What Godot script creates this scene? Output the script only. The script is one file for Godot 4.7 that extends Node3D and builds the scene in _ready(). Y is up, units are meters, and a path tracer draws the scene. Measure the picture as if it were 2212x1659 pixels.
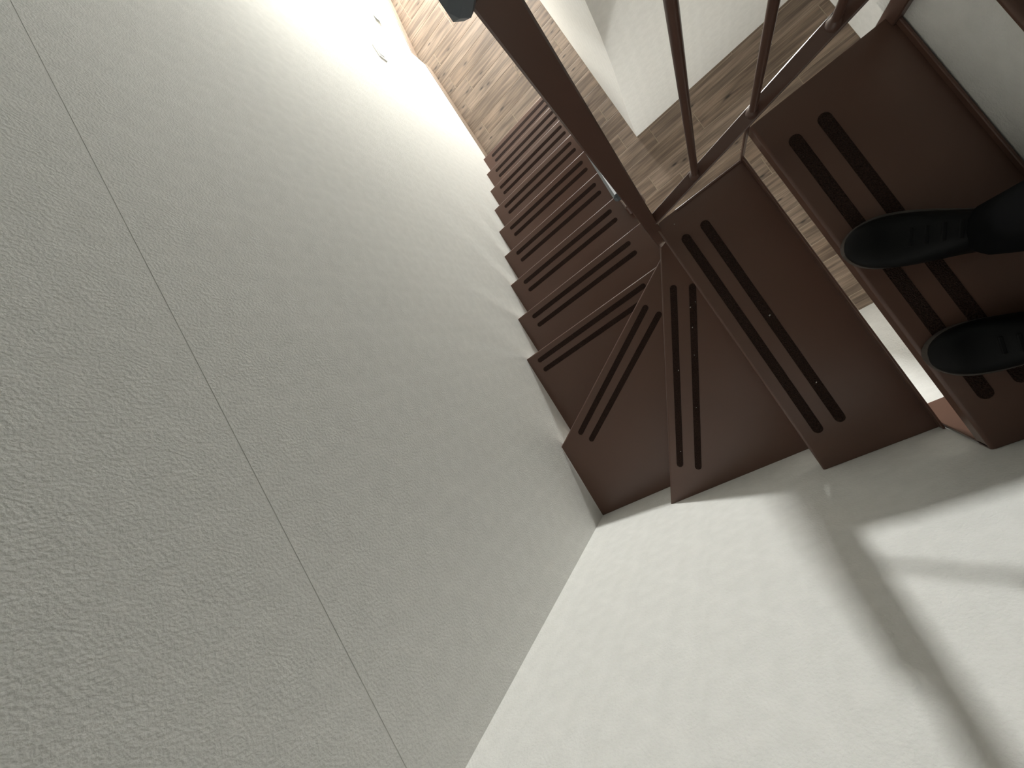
extends Node3D
# Steel staircase turning through a quarter circle, seen from the upper steps.
# Survey units (1 unit = U metres); wall_left is the plane x = 0, wall_front the plane z = 0, ground floor y = 0.
const U := 1.107
const RISE := 0.18
const GO := 0.2282          # going of the lower flight
const Z9 := -0.7491         # nosing of the first winder
const W1 := 0.712           # free end of the lower treads
const W2 := 0.757           # free end of the upper treads
const SLAB := 2.52
const TOP := 4.7

var M := {}
var names := {}

# ------------------------------------------------------------------ mesh builder
class MB:
	var v := PackedVector3Array()
	var n := PackedVector3Array()
	var uv := PackedVector2Array()
	func tri(a: Vector3, b: Vector3, c: Vector3, na = null, nb = null, nc = null, ta := Vector2.ZERO, tb := Vector2.ZERO, tc := Vector2.ZERO):
		# a, b, c run counter-clockwise seen from outside; stored clockwise for Godot
		var f := (b - a).cross(c - a)
		if f.length_squared() < 1e-18: return
		f = f.normalized()
		v.append(a); v.append(c); v.append(b)
		n.append(na if na != null else f); n.append(nc if nc != null else f); n.append(nb if nb != null else f)
		uv.append(ta); uv.append(tc); uv.append(tb)
	func quad(a: Vector3, b: Vector3, c: Vector3, d: Vector3):
		tri(a, b, c); tri(a, c, d)
	func quadn(a: Vector3, b: Vector3, c: Vector3, d: Vector3, na: Vector3, nb: Vector3, nc: Vector3, nd: Vector3):
		tri(a, b, c, na, nb, nc); tri(a, c, d, na, nc, nd)
	func box(lo: Vector3, hi: Vector3):
		obox((lo + hi) * 0.5, (hi - lo) * 0.5, Basis.IDENTITY, 0.0)
	func cbox(lo: Vector3, hi: Vector3, c: float):
		obox((lo + hi) * 0.5, (hi - lo) * 0.5, Basis.IDENTITY, c)
	# box with chamfered edges
	func obox(ctr: Vector3, h: Vector3, b: Basis, c: float):
		c = minf(c, minf(h.x, minf(h.y, h.z)) * 0.6)
		var P := func(sx: float, sy: float, sz: float, ax: int) -> Vector3:
			var e := h - Vector3(c, c, c)
			e[ax] = h[ax]
			return ctr + b * Vector3(sx * e.x, sy * e.y, sz * e.z)
		for ax in 3:
			var u := (ax + 1) % 3
			var w := (ax + 2) % 3
			for s in [-1.0, 1.0]:
				var q := []
				for k in [[-1, -1], [1, -1], [1, 1], [-1, 1]]:
					var g := Vector3.ZERO
					g[ax] = s; g[u] = k[0]; g[w] = k[1]
					q.append(P.call(g.x, g.y, g.z, ax))
				if s > 0: quad(q[0], q[1], q[2], q[3])
				else: quad(q[3], q[2], q[1], q[0])
		if c <= 0.0: return
		for ax in 3:                    # edges along axis ax
			var u := (ax + 1) % 3
			var w := (ax + 2) % 3
			for su in [-1.0, 1.0]:
				for sw in [-1.0, 1.0]:
					var q := []
					for k in [[-1.0, u], [1.0, u], [1.0, w], [-1.0, w]]:
						var g := Vector3.ZERO
						g[ax] = k[0]; g[u] = su; g[w] = sw
						q.append(P.call(g.x, g.y, g.z, k[1]))
					var nn := Vector3.ZERO
					nn[u] = su; nn[w] = sw
					nn = b * nn
					if (q[1] - q[0]).cross(q[2] - q[0]).dot(nn) > 0: quad(q[0], q[1], q[2], q[3])
					else: quad(q[3], q[2], q[1], q[0])
		for sx in [-1.0, 1.0]:
			for sy in [-1.0, 1.0]:
				for sz in [-1.0, 1.0]:
					var a: Vector3 = P.call(sx, sy, sz, 0)
					var d: Vector3 = P.call(sx, sy, sz, 1)
					var e: Vector3 = P.call(sx, sy, sz, 2)
					if (d - a).cross(e - a).dot(b * Vector3(sx, sy, sz)) > 0: tri(a, d, e)
					else: tri(a, e, d)
	# polygon (counter-clockwise in its own 2D axes) extruded: o + x*ex + y*ey, depth along ez = ex x ey
	func prism(poly: PackedVector2Array, o: Vector3, ex: Vector3, ey: Vector3, depth: float):
		var ez := ex.cross(ey).normalized() * depth
		if Geometry2D.is_polygon_clockwise(poly):
			poly = poly.duplicate(); poly.reverse()
		var t := Geometry2D.triangulate_polygon(poly)
		var g := func(p: Vector2) -> Vector3: return o + ex * p.x + ey * p.y
		for i in range(0, t.size(), 3):
			var a := poly[t[i]]; var b := poly[t[i + 1]]; var c := poly[t[i + 2]]
			if (b - a).cross(c - a) < 0:
				var s := b
				b = c; c = s
			tri(g.call(a) + ez, g.call(b) + ez, g.call(c) + ez)
			tri(g.call(a), g.call(c), g.call(b))
		for i in poly.size():
			var a: Vector3 = g.call(poly[i]); var b: Vector3 = g.call(poly[(i + 1) % poly.size()])
			quad(a, b, b + ez, a + ez)
	# round bar from a to b
	func tube(a: Vector3, b: Vector3, ra: float, rb: float, seg := 14, caps := true):
		var d := (b - a).normalized()
		var x := d.cross(Vector3.UP if absf(d.y) < 0.9 else Vector3.RIGHT).normalized()
		var y := d.cross(x)
		for i in seg:
			var t0 := TAU * i / seg; var t1 := TAU * (i + 1) / seg
			var r0 := x * cos(t0) + y * sin(t0); var r1 := x * cos(t1) + y * sin(t1)
			quadn(a + r0 * ra, a + r1 * ra, b + r1 * rb, b + r0 * rb, r0, r1, r1, r0)
			if caps:
				tri(b, b + r0 * rb, b + r1 * rb)
				tri(a, a + r1 * ra, a + r0 * ra)
	# profile [radius, height] turned about the vertical through o
	func lathe(o: Vector3, prof: Array, seg := 32):
		for k in prof.size() - 1:
			var a: Vector2 = prof[k]; var b: Vector2 = prof[k + 1]
			var s := b - a
			var nn := Vector2(s.y, -s.x).normalized()
			var n0 := nn; var n1 := nn
			if k > 0:
				var w: Vector2 = a - prof[k - 1]
				var m := Vector2(w.y, -w.x).normalized()
				if m.dot(nn) > 0.7: n0 = (m + nn).normalized()
			if k < prof.size() - 2:
				var w: Vector2 = prof[k + 2] - b
				var m := Vector2(w.y, -w.x).normalized()
				if m.dot(nn) > 0.7: n1 = (m + nn).normalized()
			for i in seg:
				var t0 := TAU * i / seg; var t1 := TAU * (i + 1) / seg
				var d0 := Vector3(cos(t0), 0, -sin(t0)); var d1 := Vector3(cos(t1), 0, -sin(t1))
				quadn(o + d0 * a.x + Vector3.UP * a.y, o + d1 * a.x + Vector3.UP * a.y, o + d1 * b.x + Vector3.UP * b.y, o + d0 * b.x + Vector3.UP * b.y,
					d0 * n0.x + Vector3.UP * n0.y, d1 * n0.x + Vector3.UP * n0.y, d1 * n1.x + Vector3.UP * n1.y, d0 * n1.x + Vector3.UP * n1.y)
	func mesh(scale: float, origin: Vector3) -> ArrayMesh:
		var vv := PackedVector3Array()
		vv.resize(v.size())
		for i in v.size(): vv[i] = v[i] * scale - origin
		var a := []
		a.resize(Mesh.ARRAY_MAX)
		a[Mesh.ARRAY_VERTEX] = vv; a[Mesh.ARRAY_NORMAL] = n; a[Mesh.ARRAY_TEX_UV] = uv
		var m := ArrayMesh.new()
		m.add_surface_from_arrays(Mesh.PRIMITIVE_TRIANGLES, a)
		return m

# ------------------------------------------------------------------ scene helpers
func numbered(called: String) -> String:
	var k: int = names.get(called, 0)
	names[called] = k + 1
	return called if k == 0 else "%s_%03d" % [called, k]

# origin of a node in metres (things are never turned)
func org(o) -> Vector3:
	var p := Vector3.ZERO
	while o != self and o != null:
		p += o.position
		o = o.get_parent()
	return p

func build(mb: MB, called: String, m: Material, parent = self, scale := U, at = null) -> MeshInstance3D:
	var o := MeshInstance3D.new()
	o.name = numbered(called) if parent == self else called
	parent.add_child(o, true)
	if at != null: o.position = at * scale - org(parent)
	o.mesh = mb.mesh(scale, org(o))
	o.material_override = m
	o.cast_shadow = GeometryInstance3D.SHADOW_CASTING_SETTING_ON
	return o

func thing(called: String, label: String, category: String, at: Vector3, group := "") -> Node3D:
	var o := Node3D.new()
	o.name = numbered(called)
	add_child(o)
	o.position = at
	tag(o, label, category, group)
	return o

func tag(o: Node, label: String, category: String, group := ""):
	o.set_meta("label", label); o.set_meta("category", category)
	if group: o.set_meta("group", group)

func struct(mb: MB, called: String, m: Material, label := "") -> MeshInstance3D:
	var o := build(mb, called, m)
	o.set_meta("kind", "structure")
	if label:
		o.set_meta("label", label)
	return o

# ------------------------------------------------------------------ materials
func noise(seed_: int, freq: float, oct := 3) -> FastNoiseLite:
	var f := FastNoiseLite.new()
	f.seed = seed_; f.noise_type = FastNoiseLite.TYPE_SIMPLEX_SMOOTH
	f.frequency = freq; f.fractal_octaves = oct
	return f

func paint(c: Color, rough: float, spec := 0.5) -> StandardMaterial3D:
	var m := StandardMaterial3D.new()
	m.albedo_color = c; m.roughness = rough; m.metallic_specular = spec
	return m

func tex(img: Image) -> ImageTexture:
	return ImageTexture.create_from_image(img)

func bump(seed_: int, freq: float, oct: int, strength: float, size := 512) -> ImageTexture:
	var img := noise(seed_, freq, oct).get_seamless_image(size, size)
	img.convert(Image.FORMAT_RGBA8)
	img.bump_map_to_normal_map(strength)
	return tex(img)

func tint(seed_: int, freq: float, lo: Color, hi: Color, size := 256) -> ImageTexture:
	var src := noise(seed_, freq, 4).get_seamless_image(size, size)
	var img := Image.create(size, size, false, Image.FORMAT_RGB8)
	for y in size:
		for x in size:
			img.set_pixel(x, y, lo.lerp(hi, src.get_pixel(x, y).r))
	return tex(img)

func triplanar(m: StandardMaterial3D, s: float):
	m.uv1_triplanar = true; m.uv1_world_triplanar = true
	m.uv1_scale = Vector3(s, s, s)

func plank_image(seed_: int) -> ImageTexture:
	var w := 384; var h := 64
	var img := Image.create(w, h, false, Image.FORMAT_RGB8)
	var g := noise(seed_, 0.02, 4); var f := noise(seed_ + 50, 0.05, 3); var b := noise(seed_ + 90, 0.006, 2)
	var rng := RandomNumberGenerator.new(); rng.seed = seed_ * 7 + 3
	var knots := []
	for k in rng.randi_range(1, 3): knots.append(Vector3(rng.randf() * w, rng.randf_range(8, h - 8), rng.randf_range(2.5, 5.0)))
	var base := Color(0.535, 0.448, 0.372).lerp(Color(0.59, 0.51, 0.44), rng.randf())
	for y in h:
		for x in w:
			var yy := float(y)
			var dark := 0.0
			for k in knots:
				var dx: float = (x - k.x) / 3.0; var dy: float = y - k.y
				var d: float = sqrt(dx * dx + dy * dy) / k.z
				yy += signf(dy) * 5.0 * exp(-d * d * 0.25)
				dark += 0.6 * exp(-d * d * 1.6)
			var s := g.get_noise_2d(x * 0.22, yy * 4.0) * 0.75 + f.get_noise_2d(x * 0.16, yy * 7.0) * 0.4 + b.get_noise_2d(x * 0.6, yy * 5.0) * 0.6
			var t := clampf(0.5 + s * 0.9, 0.0, 1.0)
			var c := base.darkened(0.32).lerp(base.lightened(0.07), t)
			img.set_pixel(x, y, c.darkened(clampf(dark, 0.0, 0.55)))
	return tex(img)

func make_materials():
	var wall := paint(Color(1, 1, 1), 0.85, 0.3)
	wall.albedo_texture = tint(3, 0.012, Color(0.905, 0.903, 0.885), Color(0.935, 0.932, 0.915))
	wall.normal_enabled = true
	wall.normal_texture = bump(11, 0.045, 4, 6.0)
	wall.normal_scale = 0.33
	triplanar(wall, 5.0)
	M.wall = wall
	var steel := paint(Color(0.395, 0.29, 0.245), 0.30, 0.5)
	steel.normal_enabled = true
	steel.normal_texture = bump(21, 0.05, 2, 1.0, 256)
	steel.normal_scale = 0.08
	triplanar(steel, 8.0)
	M.steel = steel
	var rail := paint(Color(0.36, 0.265, 0.228), 0.28, 0.5)
	M.rail = rail
	var hand := paint(Color(0.36, 0.38, 0.40), 0.4, 0.5)
	M.hand = hand
	var strip := paint(Color(1, 1, 1), 0.92, 0.35)
	strip.albedo_texture = tint(31, 0.12, Color(0.15, 0.098, 0.078), Color(0.27, 0.19, 0.157))
	strip.normal_enabled = true
	strip.normal_texture = bump(33, 0.2, 2, 8.0, 256)
	strip.normal_scale = 0.8
	triplanar(strip, 6.0)
	M.strip = strip
	M.plank = []
	for k in 7:
		var p := paint(Color(1, 1, 1), 0.5, 0.45)
		p.albedo_texture = plank_image(100 + k * 13)
		M.plank.append(p)
	M.grout = paint(Color(0.66, 0.60, 0.525), 0.9, 0.2)
	M.shoe = paint(Color(0.05, 0.05, 0.052), 0.55, 0.3)
	M.sole = paint(Color(0.33, 0.31, 0.29), 0.4, 0.5)
	M.fleck = paint(Color(0.72, 0.7, 0.66), 0.8, 0.3)
	M.lace = paint(Color(0.04, 0.04, 0.042), 0.85, 0.4)
	M.cloth = paint(Color(0.05, 0.052, 0.056), 0.95, 0.2)
	M.jacket = paint(Color(0.06, 0.065, 0.075), 0.9, 0.25)
	M.skin = paint(Color(0.72, 0.54, 0.45), 0.55, 0.4)
	M.hair = paint(Color(0.10, 0.075, 0.06), 0.7, 0.4)
	M.switch = paint(Color(0.93, 0.93, 0.91), 0.35, 0.5)
	M.dark = paint(Color(0.12, 0.12, 0.12), 0.5)
	var glow := paint(Color(0.95, 0.94, 0.9), 0.4)
	glow.emission_enabled = true
	glow.emission = Color(1.0, 0.97, 0.92)
	glow.emission_energy_multiplier = 3.0
	M.glow = glow
	var dim: StandardMaterial3D = glow.duplicate()
	dim.emission = Color(0.98, 1.0, 0.955)
	dim.emission_energy_multiplier = 1.2
	M.glow_dim = dim
	M.lampmetal = paint(Color(0.75, 0.74, 0.72), 0.35, 0.6)

# ------------------------------------------------------------------ staircase
func stadium(a: Vector2, b: Vector2, w: float) -> PackedVector2Array:
	var d := (b - a).normalized(); var s := Vector2(-d.y, d.x)
	var r := w * 0.5
	var out := PackedVector2Array()
	for k in 7:
		var t := -PI / 2 + PI * k / 6.0
		out.append(b - d * r + (d * cos(t) + s * sin(t)) * r)
	for k in 7:
		var t := PI / 2 + PI * k / 6.0
		out.append(a + d * r + (d * cos(t) + s * sin(t)) * r)
	return out

# plan = convex polygon of (x, z), the nosing runs from plan[0] to plan[1]; lips = index pairs of edges with an upturned lip
func tread(stair: Node3D, plan: Array, y: float, strips: Array, lips: Array, strip_w := 0.0215, lip := 0.038) -> MeshInstance3D:
	var mb := MB.new()
	var t := 0.005; var r := 0.0065; var lt := 0.005
	var c := Vector2.ZERO
	for p in plan: c += p
	c /= plan.size()
	var e: Vector2 = (plan[1] - plan[0]).normalized()
	var nn := Vector2(e.y, -e.x)
	if nn.dot(c - plan[0]) > 0: nn = -nn
	var ccw: bool = Geometry2D.is_polygon_clockwise(PackedVector2Array(plan))   # (x, z) seen from above is mirrored
	var v3 := func(p: Vector2, yy: float) -> Vector3: return Vector3(p.x, yy, p.y)
	var topp := []; var bot := []
	for i in plan.size():
		topp.append(plan[i] - nn * r if i < 2 else plan[i])
		bot.append(plan[i] - nn * lt if i < 2 else plan[i])
	var face := func(a: Vector3, b: Vector3, cc: Vector3, d: Vector3, out: Vector3):
		if (b - a).cross(cc - a).dot(out) > 0: mb.quad(a, b, cc, d)
		else: mb.quad(d, cc, b, a)
	for i in range(1, plan.size() - 1):
		var a: Vector3 = v3.call(topp[0], y); var b: Vector3 = v3.call(topp[i], y); var d: Vector3 = v3.call(topp[i + 1], y)
		if (b - a).cross(d - a).y > 0: mb.tri(a, b, d)
		else: mb.tri(a, d, b)
		a = v3.call(bot[0], y - t); b = v3.call(bot[i], y - t); d = v3.call(bot[i + 1], y - t)
		if (b - a).cross(d - a).y < 0: mb.tri(a, b, d)
		else: mb.tri(a, d, b)
	for i in range(1, plan.size()):
		var a: Vector2 = topp[i]; var b: Vector2 = topp[(i + 1) % plan.size()]
		var d := (b - a).normalized()
		var o2 := Vector2(d.y, -d.x)
		if o2.dot(c - a) > 0: o2 = -o2
		face.call(v3.call(a, y), v3.call(b, y), v3.call(b, y - t), v3.call(a, y - t), Vector3(o2.x, 0, o2.y))
	var N := Vector3(nn.x, 0, nn.y)
	var A: Vector3 = v3.call(plan[0], 0.0); var B: Vector3 = v3.call(plan[1], 0.0)
	var seg := 5
	for k in seg:
		var a0 := PI / 2 * k / seg; var a1 := PI / 2 * (k + 1) / seg
		var n0 := N * sin(a0) + Vector3.UP * cos(a0); var n1 := N * sin(a1) + Vector3.UP * cos(a1)
		var o0 := N * (-r) + n0 * r + Vector3.UP * (y - r); var o1 := N * (-r) + n1 * r + Vector3.UP * (y - r)
		if (B - A).cross(o1 - o0).dot(n0 + n1) > 0: mb.quadn(A + o0, B + o0, B + o1, A + o1, n0, n0, n1, n1)
		else: mb.quadn(A + o1, B + o1, B + o0, A + o0, n1, n1, n0, n0)
	var yl := y - lip
	var up := Vector3.UP
	face.call(A + up * (y - r), B + up * (y - r), B + up * yl, A + up * yl, N)
	face.call(A + up * yl, B + up * yl, B + up * yl - N * lt, A + up * yl - N * lt, Vector3.DOWN)
	face.call(A + up * yl - N * lt, B + up * yl - N * lt, B + up * (y - t) - N * lt, A + up * (y - t) - N * lt, -N)
	for q in [[A, (A - B).normalized()], [B, (B - A).normalized()]]:
		face.call(q[0] + up * (y - r), q[0] + up * yl, q[0] + up * yl - N * lt, q[0] + up * (y - r) - N * lt, q[1])
	var part := build(mb, "tread", M.steel, stair)
	for s in strips:
		var sb := MB.new()
		sb.prism(stadium(s[0], s[1], strip_w), Vector3(0, y + 0.0011, 0), Vector3(1, 0, 0), Vector3(0, 0, 1), 0.0012)
		build(sb, "anti_slip_strip", M.strip, part).set_meta("label", "dark gritty anti-slip strip with rounded ends")
	for l in lips:
		var a: Vector2 = l[0]; var b: Vector2 = l[1]; var h: float = l[2]
		var d := (b - a).normalized(); var o2 := Vector2(d.y, -d.x)
		if o2.dot(c - a) > 0: o2 = -o2
		var lb := MB.new()
		var mid := (a + b) * 0.5 - o2 * 0.0025
		lb.obox(Vector3(mid.x, y + h * 0.5, mid.y), Vector3((b - a).length() * 0.5, h * 0.5, 0.0025), Basis(Vector3(d.x, 0, d.y), Vector3.UP, Vector3(d.x, 0, d.y).cross(Vector3.UP)), 0.0012)
		build(lb, "upturned_edge", M.steel, part)
	return part

# small flakes of white paint lying on a tread
func flecks(part: MeshInstance3D, y: float, at: Array):
	var rng := RandomNumberGenerator.new(); rng.seed = 17
	for p in at:
		var mb := MB.new()
		var sz := rng.randf_range(0.0011, 0.0022)
		mb.obox(Vector3(p.x, y + 0.0016, p.y), Vector3(sz, 0.0005, sz * rng.randf_range(0.5, 0.9)), Basis(Vector3.UP, rng.randf() * TAU), 0.0002)
		build(mb, "paint_fleck", M.fleck, part)

func bar(called: String, a: Vector3, b: Vector3, w: float, h: float, ch: float, m: Material, parent) -> MeshInstance3D:
	# rectangular bar whose top centre line runs from a to b; w across, h down
	var d := (b - a).normalized()
	var side := d.cross(Vector3.UP).normalized()
	var up := side.cross(d).normalized()
	var mb := MB.new()
	mb.obox((a + b) * 0.5 - up * h * 0.5, Vector3((b - a).length() * 0.5, h * 0.5, w * 0.5), Basis(d, up, side), ch)
	return build(mb, called, m, parent)

func make_staircase():
	var st := thing("staircase", "dark brown painted steel staircase with winder treads turning between two plastered walls", "staircase", Vector3(0.4, 0, -2.5) * U)
	var g := 0.0006
	for i in range(1, 9):
		var z := Z9 - GO * (9 - i)
		var x1: float = W1 if i < 7 else [0.722, 0.735][i - 7]
		tread(st, [Vector2(g, z), Vector2(x1, z), Vector2(x1, z + GO + 0.006), Vector2(g, z + GO + 0.006)], RISE * i,
			[[Vector2(0.074, z + 0.042), Vector2(0.652, z + 0.042)], [Vector2(0.074, z + 0.093), Vector2(0.652, z + 0.093)]],
			[[Vector2(g, z + GO + 0.006), Vector2(x1, z + GO + 0.006), 0.02]])
	# winders
	tread(st, [Vector2(g, Z9), Vector2(0.735, Z9), Vector2(0.745, -0.70), Vector2(0.33, -0.47), Vector2(g, -0.30)], RISE * 9,
		[[Vector2(0.046, Z9 + 0.04), Vector2(0.62, Z9 + 0.034)], [Vector2(0.046, Z9 + 0.09), Vector2(0.59, Z9 + 0.085)]], [])
	tread(st, [Vector2(g, -0.3283), Vector2(0.728, -0.738), Vector2(0.76, -0.70), Vector2(0.40, -g), Vector2(g, -g)], RISE * 10,
		[[Vector2(0.104, -0.337), Vector2(0.60, -0.625)], [Vector2(0.129, -0.292), Vector2(0.625, -0.578)]], [])
	var t11 := tread(st, [Vector2(0.3288, -g), Vector2(0.744, -0.735), Vector2(0.785, -0.745), Vector2(0.80, -0.70), Vector2(0.80, -g)], RISE * 11,
		[[Vector2(0.4245, -0.101), Vector2(0.716, -0.614)], [Vector2(0.4695, -0.07), Vector2(0.762, -0.585)]], [], 0.02)
	flecks(t11, RISE * 11, [Vector2(0.74, -0.533), Vector2(0.72, -0.527), Vector2(0.693, -0.471), Vector2(0.653, -0.395), Vector2(0.589, -0.378), Vector2(0.571, -0.249), Vector2(0.454, -0.146)])
	# upper flight
	for k in 3:
		var x: float = [0.7658, 1.008, 1.254][k]
		var xb: float = [1.006, 1.2575, 1.52][k]
		var y := RISE * (12 + k)
		var lips := [[Vector2(xb, -W2), Vector2(xb, -g), 0.022 - 0.008 * k]] if k < 2 else []
		if k == 0: lips.append([Vector2(x + 0.06, -W2), Vector2(xb, -W2), 0.006])
		var plan := [Vector2(x, -g), Vector2(x, -W2), Vector2(xb, -W2), Vector2(xb, -g)]
		if k == 0: plan = [Vector2(x, -g), Vector2(x, -0.745), Vector2(x + 0.012, -W2), Vector2(xb, -W2), Vector2(xb, -g)]
		var tr := tread(st, plan, y,
			[[Vector2(x + 0.041, -0.088), Vector2(x + 0.0445, -0.69)], [Vector2(x + 0.093, -0.092), Vector2(x + 0.097, -0.69)]], lips, 0.0225, 0.038 if k < 2 else 0.0095)
		if k == 0: flecks(tr, y, [Vector2(0.807, -0.728), Vector2(0.863, -0.398), Vector2(0.861, -0.202)])
	# stepped carrier plates against the wall below the upper treads
	for k in 2:
		var x0: float = [0.775, 1.008][k]; var x1: float = [1.002, 1.2555][k]
		var y := RISE * (12 + k)
		var mb := MB.new()
		mb.cbox(Vector3(x0, y - 0.314, -0.010), Vector3(x1, y - 0.006, -0.0035), 0.001)
		build(mb, "carrier_plate", M.steel, st)
	# sloping stringers level with the nosings
	var s2 := RISE / 0.2275
	var rs := bar("stringer", Vector3(0.770, 2.253, -0.7495), Vector3(1.262, 2.253 + 0.492 * 0.795, -0.7495), 0.028, 0.006, 0.0018, M.rail, st)
	rs.set_meta("label", "narrow box stringer of the upper flight")
	var y0 := RISE * 9 + (-1.10 - Z9) * RISE / GO
	bar("stringer", Vector3(0.752, y0, -1.10), Vector3(0.752, 0.05, -1.10 - (y0 - 0.05) * GO / RISE), 0.088, 0.05, 0.006, M.rail, st)
	# short tie between tread and stringer
	var tb := MB.new()
	tb.cbox(Vector3(0.9965, 2.162, -0.7565), Vector3(1.0045, 2.433, -0.7505), 0.001)
	build(tb, "tie_bar", M.rail, st)
	# posts
	var nb := MB.new()
	nb.obox(Vector3(0.7615, 2.51, -0.7553), Vector3(0.0153, 0.575, 0.0153), Basis(Vector3(0, 0, 1), -0.006), 0.002)
	build(nb, "newel_post", M.rail, st)
	var n2 := MB.new()
	n2.cbox(Vector3(1.247, 2.30, -0.768), Vector3(1.278, 3.49, -0.738), 0.002)
	build(n2, "newel_post", M.rail, st)
	var n3 := MB.new()
	n3.cbox(Vector3(0.737, 0.0, -2.66), Vector3(0.767, 1.02, -2.63), 0.002)
	build(n3, "newel_post", M.rail, st)
	# balusters with welded collars
	for x in [0.886, 1.002, 1.116]:
		var yb: float = 2.253 + (x - 0.770) * 0.795
		var b := MB.new()
		b.tube(Vector3(x, yb - 0.002, -0.7495), Vector3(x, yb + 0.842, -0.7495), 0.0068, 0.0068, 16)
		var part := build(b, "baluster", M.rail, st)
		var c := MB.new()
		c.lathe(Vector3(x, yb - 0.004, -0.7495), [Vector2(0.0, 0.0), Vector2(0.0115, 0.0), Vector2(0.0115, 0.006), Vector2(0.0085, 0.012), Vector2(0.0068, 0.016)], 20)
		build(c, "weld_collar", M.rail, part)
	for k in 12:
		var z := -1.15 - 0.128 * k
		var yb := RISE * 9 + (z - Z9) * RISE / GO
		var b := MB.new()
		b.tube(Vector3(0.752, yb - 0.002, z), Vector3(0.752, yb + 0.82, z), 0.0068, 0.0068, 12)
		build(b, "baluster", M.rail, st)
	# handrails
	var slope := 0.8
	var h2 := bar("handrail", Vector3(0.7322, 3.100, -0.7525), Vector3(1.285, 3.100 + 0.5528 * slope, -0.7525), 0.05, 0.022, 0.009, M.hand, st)
	h2.set_meta("label", "slate grey coated handrail")
	var h1 := bar("handrail", Vector3(0.752, 2.425, -0.80), Vector3(0.752, 2.425 - 1.86 * RISE / GO, -2.66), 0.042, 0.02, 0.006, M.hand, st)
	h1.set_meta("label", "slate grey coated handrail")

# ------------------------------------------------------------------ floor
func make_floor():
	var fb := MB.new()
	fb.box(Vector3(-0.5, -0.25, -5.9), Vector3(2.5, -0.0016, 0.25))
	var floor_ := struct(fb, "floor", M.grout, "wood-look plank tiles with pale joints")
	var rowh := 0.1355; var L := 0.813; var gap := 0.0042
	var known := {0: 1.097 , -1: 1.367, -2: 1.10, -5: 0.912, -7: 1.007, -10: 0.12, -11: 0.586, -13: 0.216, 3: 1.52, 6: 1.55, -14: 0.10, 1: 0.921}
	# row k spans z from -1.597 + rowh*k - rowh*... ; measured joints first, the others stepped by thirds
	var joints := {}
	for k in range(-30, 13): joints[k] = fposmod(0.37 + 0.271 * (k * 2 + (k / 3)), L)
	joints[0] = 0.921; joints[-1] = 1.367; joints[-2] = 1.10; joints[1] = 1.097
	joints[-5] = 0.912; joints[-7] = 1.007; joints[-10] = 0.12; joints[-11] = 0.586; joints[-13] = 0.216; joints[3] = 1.52; joints[6] = 1.55; joints[-14] = 0.10
	var cache := {}
	var rng := RandomNumberGenerator.new(); rng.seed = 5
	for k in range(-25, 13):
		var za := -1.597 + rowh * k            # far edge of the row
		var zb := za + rowh
		zb = minf(zb, 0.0)
		if zb - za < 0.01: continue
		var spans := []
		var zp := -1.886
		if za >= zp: spans.append([0.0, 2.23, za, zb])
		elif zb <= zp: spans.append([(0.0 if za > -3.70 else -0.10), 1.0085, za, zb])
		else:
			spans.append([0.0, 1.0085, za, zb]); spans.append([1.0085, 2.23, zp, zb])
		for s in spans:
			var j: float = joints[k] - 3.0 * L
			while j < s[1]:
				var x0 := maxf(j, s[0]); var x1 := minf(j + L, s[1])
				if x1 - x0 > 0.004:
					var sx: float = x1 - x0 - gap; var sz: float = s[3] - s[2] - gap
					var key := "%.3f_%.3f_%.2f" % [sx, sz, (x0 - j) / L]
					if not cache.has(key):
						var mb := MB.new()
						plank_mesh(mb, sx, sz, (x0 - j) / L, (x1 - j) / L)
						cache[key] = mb.mesh(U, Vector3.ZERO)
					var o := MeshInstance3D.new()
					o.name = "plank"
					floor_.add_child(o, true)
					o.position = Vector3((x0 + x1) * 0.5, 0.0, (s[2] + s[3]) * 0.5) * U
					o.mesh = cache[key]
					o.material_override = M.plank[rng.randi() % M.plank.size()]
				j += L

func plank_mesh(mb: MB, sx: float, sz: float, u0: float, u1: float):
	var hx := sx * 0.5; var hz := sz * 0.5; var c := minf(0.0012, hz * 0.4)
	var y1 := -0.0006; var y2 := -0.0018
	var T := [Vector3(-hx + c, 0, -hz + c), Vector3(-hx + c, 0, hz - c), Vector3(hx - c, 0, hz - c), Vector3(hx - c, 0, -hz + c)]
	var uvs := [Vector2(u0, 0), Vector2(u0, 1), Vector2(u1, 1), Vector2(u1, 0)]
	var Mid := [Vector3(-hx, y1, -hz), Vector3(-hx, y1, hz), Vector3(hx, y1, hz), Vector3(hx, y1, -hz)]
	mb.tri(T[0], T[1], T[2], null, null, null, uvs[0], uvs[1], uvs[2])
	mb.tri(T[0], T[2], T[3], null, null, null, uvs[0], uvs[2], uvs[3])
	for i in 4:
		var k := (i + 1) % 4
		var d := Vector3(0, y2 - y1, 0)
		mb.tri(T[i], Mid[i], Mid[k], null, null, null, uvs[i], uvs[i], uvs[k]); mb.tri(T[i], Mid[k], T[k], null, null, null, uvs[i], uvs[k], uvs[k])
		mb.tri(Mid[i], Mid[i] + d, Mid[k] + d, null, null, null, uvs[i], uvs[i], uvs[k]); mb.tri(Mid[i], Mid[k] + d, Mid[k], null, null, null, uvs[i], uvs[k], uvs[k])

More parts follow.
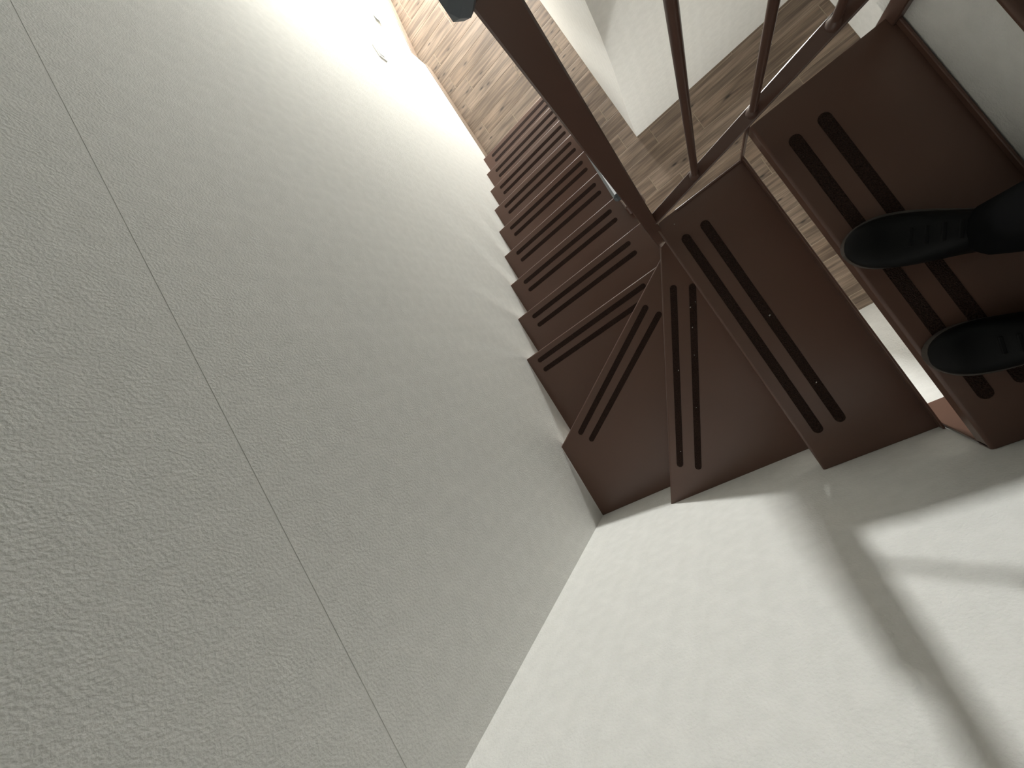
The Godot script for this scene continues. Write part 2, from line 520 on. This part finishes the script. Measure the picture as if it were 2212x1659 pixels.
# ------------------------------------------------------------------ walls
func make_shell():
	var X := Vector3(1, 0, 0); var Y := Vector3(0, 1, 0); var Z := Vector3(0, 0, 1)
	# left wall with a hairline joint in the plaster
	var yc := 2.940
	var wb := MB.new()
	wb.prism(PackedVector2Array([Vector2(-0.25, 0), Vector2(0, 0), Vector2(0, yc - 0.0008), Vector2(-0.0016, yc - 0.0001), Vector2(-0.0016, yc + 0.0001), Vector2(0, yc + 0.0008), Vector2(0, TOP), Vector2(-0.25, TOP)]),
		Vector3(0, 0, -3.70), X, Y, 3.70)
	struct(wb, "wall_left", M.wall, "tall plastered wall with a thin level joint line")
	# set-back wall beyond its end
	var rb := MB.new()
	rb.prism(PackedVector2Array([Vector2(-0.30, -3.66), Vector2(-0.075, -3.66), Vector2(0.05, -4.60), Vector2(0.16, -5.60), Vector2(-0.30, -5.60)]), Vector3(0, TOP, 0), X, Z, TOP)
	struct(rb, "wall_recess", M.wall)
	var fb := MB.new()
	fb.box(Vector3(-0.25, 0, 0), Vector3(3.4, TOP, 0.25))
	struct(fb, "wall_front", M.wall, "bright plastered wall beside the upper flight")
	# block of the room in the middle, its corner hand-plastered and slightly bowed
	var pb := MB.new()
	var prof := PackedVector2Array([Vector2(1.0085, 0), Vector2(2.5, 0), Vector2(2.5, 2.32), Vector2(1.035, 2.32)])
	for q in [[1.036, 1.7], [1.038, 1.42], [1.041, 1.2], [1.038, 0.95], [1.031, 0.75], [1.022, 0.55], [1.013, 0.3]]: prof.append(Vector2(q[0], q[1]))
	pb.prism(prof, Vector3(0, 0, -5.60), X, Y, 5.60 - 1.886)
	struct(pb, "wall_centre", M.wall, "grey-white wall end with a bowed corner")
	var cb := MB.new()
	cb.box(Vector3(2.23, 0, -1.886), Vector3(2.5, 2.32, 0.0))
	struct(cb, "wall_right", M.wall)
	var bb := MB.new()
	bb.box(Vector3(-0.3, 0, -5.8), Vector3(3.4, TOP, -5.6))
	struct(bb, "wall_back", M.wall)
	var ub := MB.new()
	ub.box(Vector3(3.2, 2.32, -5.6), Vector3(3.4, TOP, 0.0))
	struct(ub, "wall_upper_right", M.wall)
	# upper floor slab around the stairwell
	var sb := MB.new()
	sb.prism(PackedVector2Array([Vector2(1.2595, 0.0), Vector2(1.2595, -0.795), Vector2(1.55, -0.795), Vector2(1.55, -1.886), Vector2(1.04, -1.886), Vector2(1.04, -2.80), Vector2(0.0, -2.80), Vector2(0.0, -5.60), Vector2(3.2, -5.60), Vector2(3.2, 0.0)]),
		Vector3(0, SLAB - 0.006, 0), X, Z, 0.194)
	struct(sb, "ceiling_hall", M.wall, "plastered slab edge behind the top step")
	var tb := MB.new()
	tb.box(Vector3(-0.25, TOP, -5.8), Vector3(3.4, TOP + 0.2, 0.25))
	struct(tb, "ceiling", M.wall)
	# skirtings
	var kb := MB.new()
	kb.cbox(Vector3(0.0, 0.0, -3.70), Vector3(0.009, 0.075, Z9 - GO * 8 - 0.002), 0.0015)
	struct(kb, "baseboard_left", M.plank[1])
	var k2 := MB.new()
	var d := Vector3(0.125, 0, -0.94).normalized()
	k2.obox(Vector3(-0.075, 0.0375, -3.66) + d * 0.92 + Vector3(0.0045, 0, 0), Vector3(0.9, 0.0375, 0.0045), Basis(d, Vector3.UP, d.cross(Vector3.UP)), 0.0015)
	struct(k2, "baseboard_recess", M.plank[2])

func make_switch(label: String, at: Vector3, turn: float):
	var t := thing("wall_switch", label, "switch", at * U)
	var b := Basis(Vector3.UP, turn)
	var mb := MB.new()
	mb.obox(at + b * Vector3(0.004, 0, 0), Vector3(0.004, 0.036, 0.054), b, 0.002)
	build(mb, "plate", M.switch, t)
	for k in 3:
		var r := MB.new()
		r.obox(at + b * Vector3(0.0095, 0, (k - 1) * 0.0205), Vector3(0.002, 0.0205, 0.0098), b, 0.001)
		build(r, "rocker", M.switch, t)

func make_lamp():
	# square light panel on a low foot at the far end of the hall, facing the stairs
	var p := LAMP; var h := LAMP_R
	var t := thing("panel_lamp", "low upright panel lamp glowing white at the end of the hall", "lamp", Vector3(p.x, 0, p.z - 0.03) * U)
	var b := MB.new()
	b.cbox(Vector3(p.x - 0.1, 0, p.z - 0.09), Vector3(p.x + 0.1, 0.012, p.z + 0.03), 0.003)
	build(b, "base", M.lampmetal, t)
	var q := MB.new()
	q.cbox(Vector3(p.x - 0.012, 0.011, p.z - 0.045), Vector3(p.x + 0.012, p.y - LAMP_H - 0.008, p.z - 0.025), 0.002)
	build(q, "stem", M.lampmetal, t)
	var turn := Basis(Vector3.UP, LAMP_TURN)
	var k := MB.new()
	k.obox(p + turn * Vector3(0, 0, -0.031), Vector3(h + 0.01, LAMP_H + 0.01, 0.019), turn, 0.004)
	build(k, "housing", M.lampmetal, t)
	var g := MB.new()
	g.obox(p + turn * Vector3(0, 0, -0.0085), Vector3(h, LAMP_H, 0.0045), turn, 0.002)
	build(g, "diffuser", M.glow, t)
	var l := AreaLight3D.new()
	l.name = "panel_light"
	t.add_child(l)
	l.position = Vector3(p.x, p.y, p.z) * U - t.position
	l.rotation.y = PI + LAMP_TURN
	l.area_size = Vector2(2 * h, 2 * LAMP_H) * U
	l.light_color = LAMP_COL
	l.light_energy = LAMP_E
	l.area_range = 14.0
	l.shadow_enabled = true

func make_ceiling_light():
	var p := Vector3(CEIL.x, TOP, CEIL.z); var h := 0.5
	var t := thing("ceiling_light", "large square ceiling light panel above the stairwell", "ceiling light", p * U)
	var k := MB.new()
	k.cbox(p + Vector3(-h - 0.02, -0.03, -h - 0.02), p + Vector3(h + 0.02, -0.0005, h + 0.02), 0.004)
	build(k, "frame", M.lampmetal, t)
	var g := MB.new()
	g.cbox(p + Vector3(-h, -0.038, -h), p + Vector3(h, -0.029, h), 0.002)
	build(g, "diffuser", M.glow_dim, t)
	var l := AreaLight3D.new()
	l.name = "panel_light"
	t.add_child(l)
	l.position = Vector3(0, -0.043 * U, 0)
	l.rotation.x = -PI / 2
	l.area_size = Vector2(2 * h, 2 * h) * U
	l.light_color = CEIL_COL
	l.light_energy = CEIL_E
	l.area_range = 14.0
	l.shadow_enabled = true

func make_wall_lamp():
	var p := UNDER; var r := 0.055
	var t := thing("wall_lamp", "round white wall lamp on the left wall low under the lower flight", "lamp", p * U)
	var b := MB.new()
	b.tube(Vector3(0.0, p.y, p.z), Vector3(0.018, p.y, p.z), 0.045, 0.042, 28)
	build(b, "backplate", M.lampmetal, t)
	var a := MB.new()
	a.tube(Vector3(0.016, p.y, p.z), Vector3(p.x - r + 0.004, p.y, p.z), 0.012, 0.012)
	build(a, "arm", M.lampmetal, t)
	var g := MB.new()
	var prof := []
	for k in 17:
		var q := -PI / 2 + PI * k / 16.0
		prof.append(Vector2(maxf(cos(q), 0.0) * r, sin(q) * r))
	g.lathe(p, prof, 28)
	build(g, "globe", M.glow_dim, t)
	var l := OmniLight3D.new()
	l.name = "bulb"
	t.add_child(l)
	l.light_color = LAMP_COL
	l.light_energy = UNDER_E
	l.light_size = r * U * 0.9
	l.omni_range = 12.0; l.omni_attenuation = 2.0
	l.shadow_enabled = true

# ------------------------------------------------------------------ person
# bones: [a, b, ra, rb]; surface nets on a smooth union of tapered capsules
func nets(bones: Array, cell: float, k: float, mb: MB):
	var lo := Vector3(1e9, 1e9, 1e9); var hi := -lo
	for b in bones:
		var r: float = maxf(b[2], b[3]) + k + 2.0 * cell
		for p in [b[0], b[1]]:
			lo = lo.min(p - Vector3(r, r, r)); hi = hi.max(p + Vector3(r, r, r))
	var nx := int((hi.x - lo.x) / cell) + 2; var ny := int((hi.y - lo.y) / cell) + 2; var nz := int((hi.z - lo.z) / cell) + 2
	var f := PackedFloat32Array()
	f.resize(nx * ny * nz); f.fill(1.0)
	for b in bones:
		var a: Vector3 = b[0]; var e: Vector3 = b[1]; var ra: float = b[2]; var rb: float = b[3]
		var ab := e - a; var l2 := maxf(ab.length_squared(), 1e-9)
		var r := maxf(ra, rb) + k + 1.5 * cell
		var q0 := ((a.min(e) - Vector3(r, r, r) - lo) / cell).floor(); var q1 := ((a.max(e) + Vector3(r, r, r) - lo) / cell).ceil()
		for z in range(maxi(int(q0.z), 0), mini(int(q1.z), nz - 1) + 1):
			for y in range(maxi(int(q0.y), 0), mini(int(q1.y), ny - 1) + 1):
				for x in range(maxi(int(q0.x), 0), mini(int(q1.x), nx - 1) + 1):
					var p := lo + Vector3(x, y, z) * cell
					var t := clampf((p - a).dot(ab) / l2, 0.0, 1.0)
					var d := (p - a - ab * t).length() - lerpf(ra, rb, t)
					var i := x + nx * (y + ny * z)
					var o := f[i]
					var h := maxf(k - absf(o - d), 0.0) / k
					f[i] = minf(o, d) - h * h * k * 0.25
	var idx := PackedInt32Array(); idx.resize(nx * ny * nz); idx.fill(-1)
	var pts := PackedVector3Array(); var nor := PackedVector3Array()
	var off := [0, 1, nx, nx + 1, nx * ny, nx * ny + 1, nx * ny + nx, nx * ny + nx + 1]
	for z in nz - 1:
		for y in ny - 1:
			for x in nx - 1:
				var i := x + nx * (y + ny * z)
				var s := 0
				for c in 8:
					if f[i + off[c]] < 0.0: s += 1
				if s == 0 or s == 8: continue
				var acc := Vector3.ZERO; var m := 0
				for c in 8:
					for ax in 3:
						if c & (1 << ax): continue
						var f0 := f[i + off[c]]; var f1 := f[i + off[c | (1 << ax)]]
						if (f0 < 0.0) != (f1 < 0.0):
							var q := Vector3(c & 1, (c >> 1) & 1, (c >> 2) & 1)
							q[ax] += f0 / (f0 - f1)
							acc += q; m += 1
				idx[i] = pts.size()
				pts.append(lo + (Vector3(x, y, z) + acc / m) * cell)
				var gx := f[i + 1] + f[i + off[3]] + f[i + off[5]] + f[i + off[7]] - f[i] - f[i + off[2]] - f[i + off[4]] - f[i + off[6]]
				var gy := f[i + off[2]] + f[i + off[3]] + f[i + off[6]] + f[i + off[7]] - f[i] - f[i + 1] - f[i + off[4]] - f[i + off[5]]
				var gz := f[i + off[4]] + f[i + off[5]] + f[i + off[6]] + f[i + off[7]] - f[i] - f[i + 1] - f[i + off[2]] - f[i + off[3]]
				nor.append(Vector3(gx, gy, gz).normalized())
	var st := [1, nx, nx * ny]
	for z in range(1, nz - 1):
		for y in range(1, ny - 1):
			for x in range(1, nx - 1):
				var i := x + nx * (y + ny * z)
				for ax in 3:
					var f0 := f[i]; var f1: float = f[i + st[ax]]
					if (f0 < 0.0) == (f1 < 0.0): continue
					var u: int = st[(ax + 1) % 3]; var w: int = st[(ax + 2) % 3]
					var a := idx[i]; var b := idx[i - u]; var c := idx[i - u - w]; var d := idx[i - w]
					if a < 0 or b < 0 or c < 0 or d < 0: continue
					if f0 < 0.0: mb.quadn(pts[a], pts[b], pts[c], pts[d], nor[a], nor[b], nor[c], nor[d])
					else: mb.quadn(pts[d], pts[c], pts[b], pts[a], nor[d], nor[c], nor[b], nor[a])

func make_shoe(person: Node3D, toe: Vector3, heel: Vector3, sidew: float):
	# toe and heel in metres on the tread
	var d := (toe - heel).normalized(); var s := d.cross(Vector3.UP)
	var L := (toe - heel).length()
	var half := func(t: float) -> float:
		# half width along the shoe, t = 0 heel .. 1 toe
		var w := lerpf(0.039, 0.054, smoothstep(0.15, 0.68, t))
		if t > 0.68: w *= sqrt(maxf(0.0, 1.0 - pow((t - 0.68) / 0.32, 2.4)))
		if t < 0.13: w *= sqrt(maxf(0.0, 1.0 - pow((0.13 - t) / 0.13, 2.2)))
		return w
	var NS := 26
	var ts := []
	for k in NS + 1: ts.append(0.5 - 0.5 * cos(PI * k / NS))
	# sole
	var mb := MB.new()
	var prof := [[0.0, 0.94], [0.006, 1.0], [0.02, 1.0], [0.026, 0.95]]
	var P := func(t: float, sd: float, y: float, w: float) -> Vector3:
		return heel + d * (t * L) + s * (sd * half.call(t) * w + sidew * sin(t * PI) * 0.004) + Vector3.UP * y
	for sd in [-1.0, 1.0]:
		for k in NS:
			for j in prof.size() - 1:
				var a: Vector3 = P.call(ts[k], sd, prof[j][0], prof[j][1]); var b: Vector3 = P.call(ts[k + 1], sd, prof[j][0], prof[j][1])
				var c: Vector3 = P.call(ts[k + 1], sd, prof[j + 1][0], prof[j + 1][1]); var e: Vector3 = P.call(ts[k], sd, prof[j + 1][0], prof[j + 1][1])
				if sd > 0: mb.quad(a, b, c, e)
				else: mb.quad(e, c, b, a)
			var cc: Vector3 = P.call(ts[k], 0.0, 0.026, 1.0); var c2: Vector3 = P.call(ts[k + 1], 0.0, 0.026, 1.0)
			var x1: Vector3 = P.call(ts[k], sd, 0.026, 0.95); var x2: Vector3 = P.call(ts[k + 1], sd, 0.026, 0.95)
			if sd > 0: mb.quad(x1, x2, c2, cc)
			else: mb.quad(cc, c2, x2, x1)
			var z1: Vector3 = P.call(ts[k], sd, 0.0, 0.94); var z2: Vector3 = P.call(ts[k + 1], sd, 0.0, 0.94)
			var zc: Vector3 = P.call(ts[k], 0.0, 0.0, 1.0); var zd: Vector3 = P.call(ts[k + 1], 0.0, 0.0, 1.0)
			if sd > 0: mb.quad(zc, zd, z2, z1)
			else: mb.quad(z1, z2, zd, zc)
	var sole := build(mb, "sole", M.sole, person, 1.0)
	# upper: rings of half ellipses
	var ub := MB.new()
	var RN := 16
	var ht := func(t: float) -> float:
		var h := lerpf(0.098, 0.05, smoothstep(0.30, 0.80, t))
		if t > 0.80: h *= sqrt(maxf(0.0, 1.0 - pow((t - 0.80) / 0.20, 2.6))) * 0.65 + 0.35
		if t < 0.10: h *= 0.75 + 0.25 * sqrt(t / 0.10)
		return h
	var Q := func(k: int, j: int) -> Vector3:
		var t: float = ts[k]
		var a := PI * j / RN
		var w: float = half.call(t) * 0.955
		var cx := cos(a); var sy := sin(a)
		var pw := pow(absf(cx), 0.8) * signf(cx)
		return heel + d * (t * L) + s * (pw * w * (1.0 - 0.22 * sy * smoothstep(0.7, 0.2, t))) + Vector3.UP * (0.024 + pow(sy, 0.75) * (ht.call(t) - 0.024))
	var nrm := func(k: int, j: int) -> Vector3:
		var a: Vector3 = Q.call(mini(k + 1, NS), j) - Q.call(maxi(k - 1, 0), j)
		var b: Vector3 = Q.call(k, mini(j + 1, RN)) - Q.call(k, maxi(j - 1, 0))
		var n := a.cross(b)
		if n.length_squared() < 1e-14: return Vector3.UP
		n = n.normalized()
		var o: Vector3 = Q.call(k, j) - (heel + d * (clampf(ts[k], 0.15, 0.85) * L) + Vector3.UP * 0.02)
		return n if n.dot(o) > 0 else -n
	for k in NS:
		for j in RN:
			var a: Vector3 = Q.call(k, j); var b: Vector3 = Q.call(k + 1, j); var c: Vector3 = Q.call(k + 1, j + 1); var e: Vector3 = Q.call(k, j + 1)
			ub.quadn(a, b, c, e, nrm.call(k, j), nrm.call(k + 1, j), nrm.call(k + 1, j + 1), nrm.call(k, j + 1))
	var upper := build(ub, "shoe", M.shoe, person, 1.0)
	for k in 4:
		var t := 0.42 + 0.075 * k
		var y: float = ht.call(t) + 0.0008
		var lb := MB.new()
		var c := heel + d * (t * L) + Vector3.UP * y
		lb.obox(c, Vector3(0.017, 0.0022, 0.0032), Basis(s, Vector3.UP, s.cross(Vector3.UP)), 0.0012)
		build(lb, "lace", M.lace, upper, 1.0)
	sole.set_meta("label", "grey rubber sole")

func make_person():
	var y0 := RISE * 13 * U + 0.0006
	var c := Vector3(1.20 * U, y0, -0.285 * U)
	var t := thing("person", "person in black shoes and dark trousers standing on the second highest step", "person", c)
	var toeR := Vector3(1.007 * U, y0, -0.453 * U); var heelR := toeR + Vector3(0.86, 0, 0.51).normalized() * 0.262
	var toeL := Vector3(1.008 * U, y0, -0.203 * U); var heelL := toeL + Vector3(0.965, 0, 0.26).normalized() * 0.256
	make_shoe(t, toeR, heelR, 1.0)
	make_shoe(t, toeL, heelL, -1.0)
	var aR := heelR + (toeR - heelR) * 0.2; var aL := heelL + (toeL - heelL) * 0.2
	var hip := Vector3(1.315, y0 + 0.93, -0.325)
	var Y := func(h: float) -> float: return y0 + h
	var hR := hip + Vector3(0, 0, -0.09); var hL := hip + Vector3(0, 0, 0.09)
	var kR := Vector3(lerpf(aR.x, hR.x, 0.45) - 0.03, Y.call(0.50), lerpf(aR.z, hR.z, 0.5)); var kL := Vector3(lerpf(aL.x, hL.x, 0.45) - 0.03, Y.call(0.50), lerpf(aL.z, hL.z, 0.5))
	var ankR := Vector3(aR.x, Y.call(0.085), aR.z); var ankL := Vector3(aL.x, Y.call(0.085), aL.z)
	var chest := Vector3(1.225, Y.call(1.26), -0.325); var waist := Vector3(1.285, Y.call(1.08), -0.325)
	var shR := chest + Vector3(0.0, 0.13, -0.185); var shL := chest + Vector3(0.0, 0.13, 0.185)
	var elR := shR + Vector3(0.06, -0.295, -0.035); var elL := shL + Vector3(0.06, -0.295, 0.025)
	var wrR := elR + Vector3(-0.10, -0.235, 0.0); var wrL := elL + Vector3(-0.10, -0.235, -0.005)
	var neck := chest + Vector3(-0.045, 0.20, 0); var head := chest + Vector3(-0.09, 0.345, 0)
	# body
	var bones := [
		[ankR, kR, 0.034, 0.05], [kR, hR, 0.052, 0.078], [ankL, kL, 0.034, 0.05], [kL, hL, 0.052, 0.078],
		[hR, hL, 0.095, 0.095], [hip, waist, 0.10, 0.095], [waist, chest, 0.095, 0.11], [chest + Vector3(0, 0.02, -0.08), chest + Vector3(0, 0.02, 0.08), 0.095, 0.095],
		[shR, shL, 0.05, 0.05], [shR, elR, 0.046, 0.036], [elR, wrR, 0.036, 0.024], [shL, elL, 0.046, 0.036], [elL, wrL, 0.036, 0.024],
		[chest + Vector3(0, 0.14, 0), neck + Vector3(0, 0.06, 0), 0.055, 0.052]]
	var mb := MB.new()
	nets(bones, 0.014, 0.03, mb)
	# head on a finer grid
	var fwd := Vector3(-1, 0, 0)
	var hb := [[head + Vector3(0.02, 0.015, -0.012), head + Vector3(0.02, 0.015, 0.012), 0.088, 0.088], [head + Vector3(-0.03, -0.03, 0), head + Vector3(-0.045, -0.075, 0), 0.062, 0.042],
		[head + fwd * 0.085 + Vector3(0, 0.0, 0), head + fwd * 0.108 + Vector3(0, -0.028, 0), 0.008, 0.014], [neck, head + Vector3(0.012, -0.05, 0), 0.054, 0.056],
		[head + fwd * 0.080 + Vector3(0, -0.062, -0.014), head + fwd * 0.080 + Vector3(0, -0.062, 0.014), 0.009, 0.009],
		[head + fwd * 0.074 + Vector3(0, 0.022, -0.034), head + fwd * 0.074 + Vector3(0, 0.022, -0.026), 0.012, 0.012], [head + fwd * 0.074 + Vector3(0, 0.022, 0.034), head + fwd * 0.074 + Vector3(0, 0.022, 0.026), 0.012, 0.012],
		[head + Vector3(0.012, 0.012, -0.088), head + Vector3(0.005, -0.03, -0.084), 0.014, 0.009], [head + Vector3(0.012, 0.012, 0.088), head + Vector3(0.005, -0.03, 0.084), 0.014, 0.009]]
	nets(hb, 0.006, 0.014, mb)
	# hands: palm, thumb and four fingers, slightly curled
	for q in [[wrR, elR, 1.0], [wrL, elL, -1.0]]:
		var w: Vector3 = q[0]
		var dn: Vector3 = (w - q[1]).normalized()
		var inn := Vector3(0, 0, q[2])                       # palm faces the thigh
		var fr: Vector3 = dn.cross(inn).normalized()
		if fr.x > 0: fr = -fr                                # towards the front
		var hd := []
		for k in 4:
			var off: Vector3 = fr * (0.030 - 0.020 * k)
			hd.append([w + dn * 0.012 + off * 0.6, w + dn * 0.085 + off, 0.0155, 0.0125])
			var len: float = [0.036, 0.041, 0.038, 0.029][k]
			var a: Vector3 = w + dn * 0.088 + off
			var b: Vector3 = a + (dn * 0.97 + inn * 0.25).normalized() * len
			var c2: Vector3 = b + (dn * 0.8 + inn * 0.6).normalized() * len * 0.7
			var e: Vector3 = c2 + (dn * 0.55 + inn * 0.83).normalized() * len * 0.55
			hd.append([a, b, 0.0088, 0.0082]); hd.append([b, c2, 0.0082, 0.0074]); hd.append([c2, e, 0.0074, 0.0062])
		var th: Vector3 = w + dn * 0.03 + fr * 0.026
		var tm: Vector3 = th + (dn * 0.75 + fr * 0.6 + inn * 0.25).normalized() * 0.042
		hd.append([th, tm, 0.0135, 0.0095]); hd.append([tm, tm + (dn * 0.95 + inn * 0.25).normalized() * 0.032, 0.0095, 0.007])
		hd.append([w - dn * 0.03, w + dn * 0.02, 0.025, 0.020])
		nets(hd, 0.0045, 0.006, mb)
	build(mb, "body", M.skin, t, 1.0)
	# clothing
	var tr := MB.new()
	nets([[ankR + Vector3(0.0, -0.012, 0), kR, 0.05, 0.074], [kR, hR, 0.076, 0.098], [ankL + Vector3(0.0, -0.012, 0), kL, 0.05, 0.074], [kL, hL, 0.076, 0.098], [hR, hL, 0.11, 0.11], [hip, waist, 0.118, 0.11]], 0.014, 0.03, tr)
	build(tr, "trousers", M.cloth, t, 1.0)
	var jk := MB.new()
	nets([[hip + Vector3(0, 0.03, -0.05), hip + Vector3(0, 0.03, 0.05), 0.128, 0.128], [hip, waist, 0.128, 0.122], [waist, chest, 0.122, 0.135], [chest + Vector3(0, 0.02, -0.085), chest + Vector3(0, 0.02, 0.085), 0.115, 0.115],
		[shR, shL, 0.064, 0.064], [shR, elR, 0.062, 0.05], [elR, wrR - Vector3(0, -0.01, 0), 0.05, 0.037], [shL, elL, 0.062, 0.05], [elL, wrL - Vector3(0, -0.01, 0), 0.05, 0.037], [chest + Vector3(0, 0.14, 0), neck + Vector3(0, -0.01, 0), 0.068, 0.064]], 0.014, 0.03, jk)
	build(jk, "jacket", M.jacket, t, 1.0)
	var hr := MB.new()
	nets([[head + Vector3(0.03, 0.03, -0.014), head + Vector3(0.03, 0.03, 0.014), 0.09, 0.09], [head + Vector3(0.005, 0.06, 0), head + Vector3(0.06, -0.03, 0), 0.075, 0.055]], 0.008, 0.012, hr)
	build(hr, "hair", M.hair, t, 1.0)

# ------------------------------------------------------------------ scene
const LAMP := Vector3(0.875, 0.28, -5.30)
const LAMP_R := 0.105
const LAMP_H := 0.17
const LAMP_TURN := 0.44
const LAMP_E := 26.5
const LAMP_COL := Color(0.99, 0.995, 0.985)
const CEIL := Vector3(1.1, 0.0, -2.3)
const CEIL_E := 0.08
const UNDER := Vector3(0.10, 0.5, -0.5)
const UNDER_E := 0.9
const CEIL_COL := Color(0.95, 1.0, 0.985)

func _ready():
	var cam := Camera3D.new()
	cam.name = "camera"
	add_child(cam)
	var bx := Vector3(0.730349, -0.443278, 0.519707)
	var by := Vector3(0.506993, -0.158096, -0.847328)
	by = (by - bx * bx.dot(by) / bx.length_squared()).normalized()
	bx = bx.normalized()
	cam.transform = Transform3D(Basis(bx, by, bx.cross(by)), Vector3(0.7656, 3.3549, -0.4772) * U)
	cam.fov = rad_to_deg(2.0 * atan(829.5 / 867.85))
	cam.near = 0.02
	cam.current = true
	var env := Environment.new()
	env.background_mode = Environment.BG_COLOR
	env.background_color = Color(0, 0, 0)
	env.ambient_light_source = Environment.AMBIENT_SOURCE_DISABLED
	env.tonemap_mode = Environment.TONE_MAPPER_LINEAR
	env.tonemap_exposure = 1.0
	env.sdfgi_enabled = true; env.ssao_enabled = true; env.ssil_enabled = true
	var we := WorldEnvironment.new()
	we.name = "environment"
	we.environment = env
	add_child(we)
	make_materials()
	make_shell()
	make_floor()
	make_staircase()
	make_lamp()
	make_ceiling_light()
	make_wall_lamp()
	make_person()
	make_switch("white three-rocker switch plate on the long left wall", Vector3(0.0, 1.0, -3.135), 0.0)
	make_switch("white switch plate low on the bright set-back wall", Vector3(-0.0335, 0.46, -3.975), atan2(0.125, 0.94))
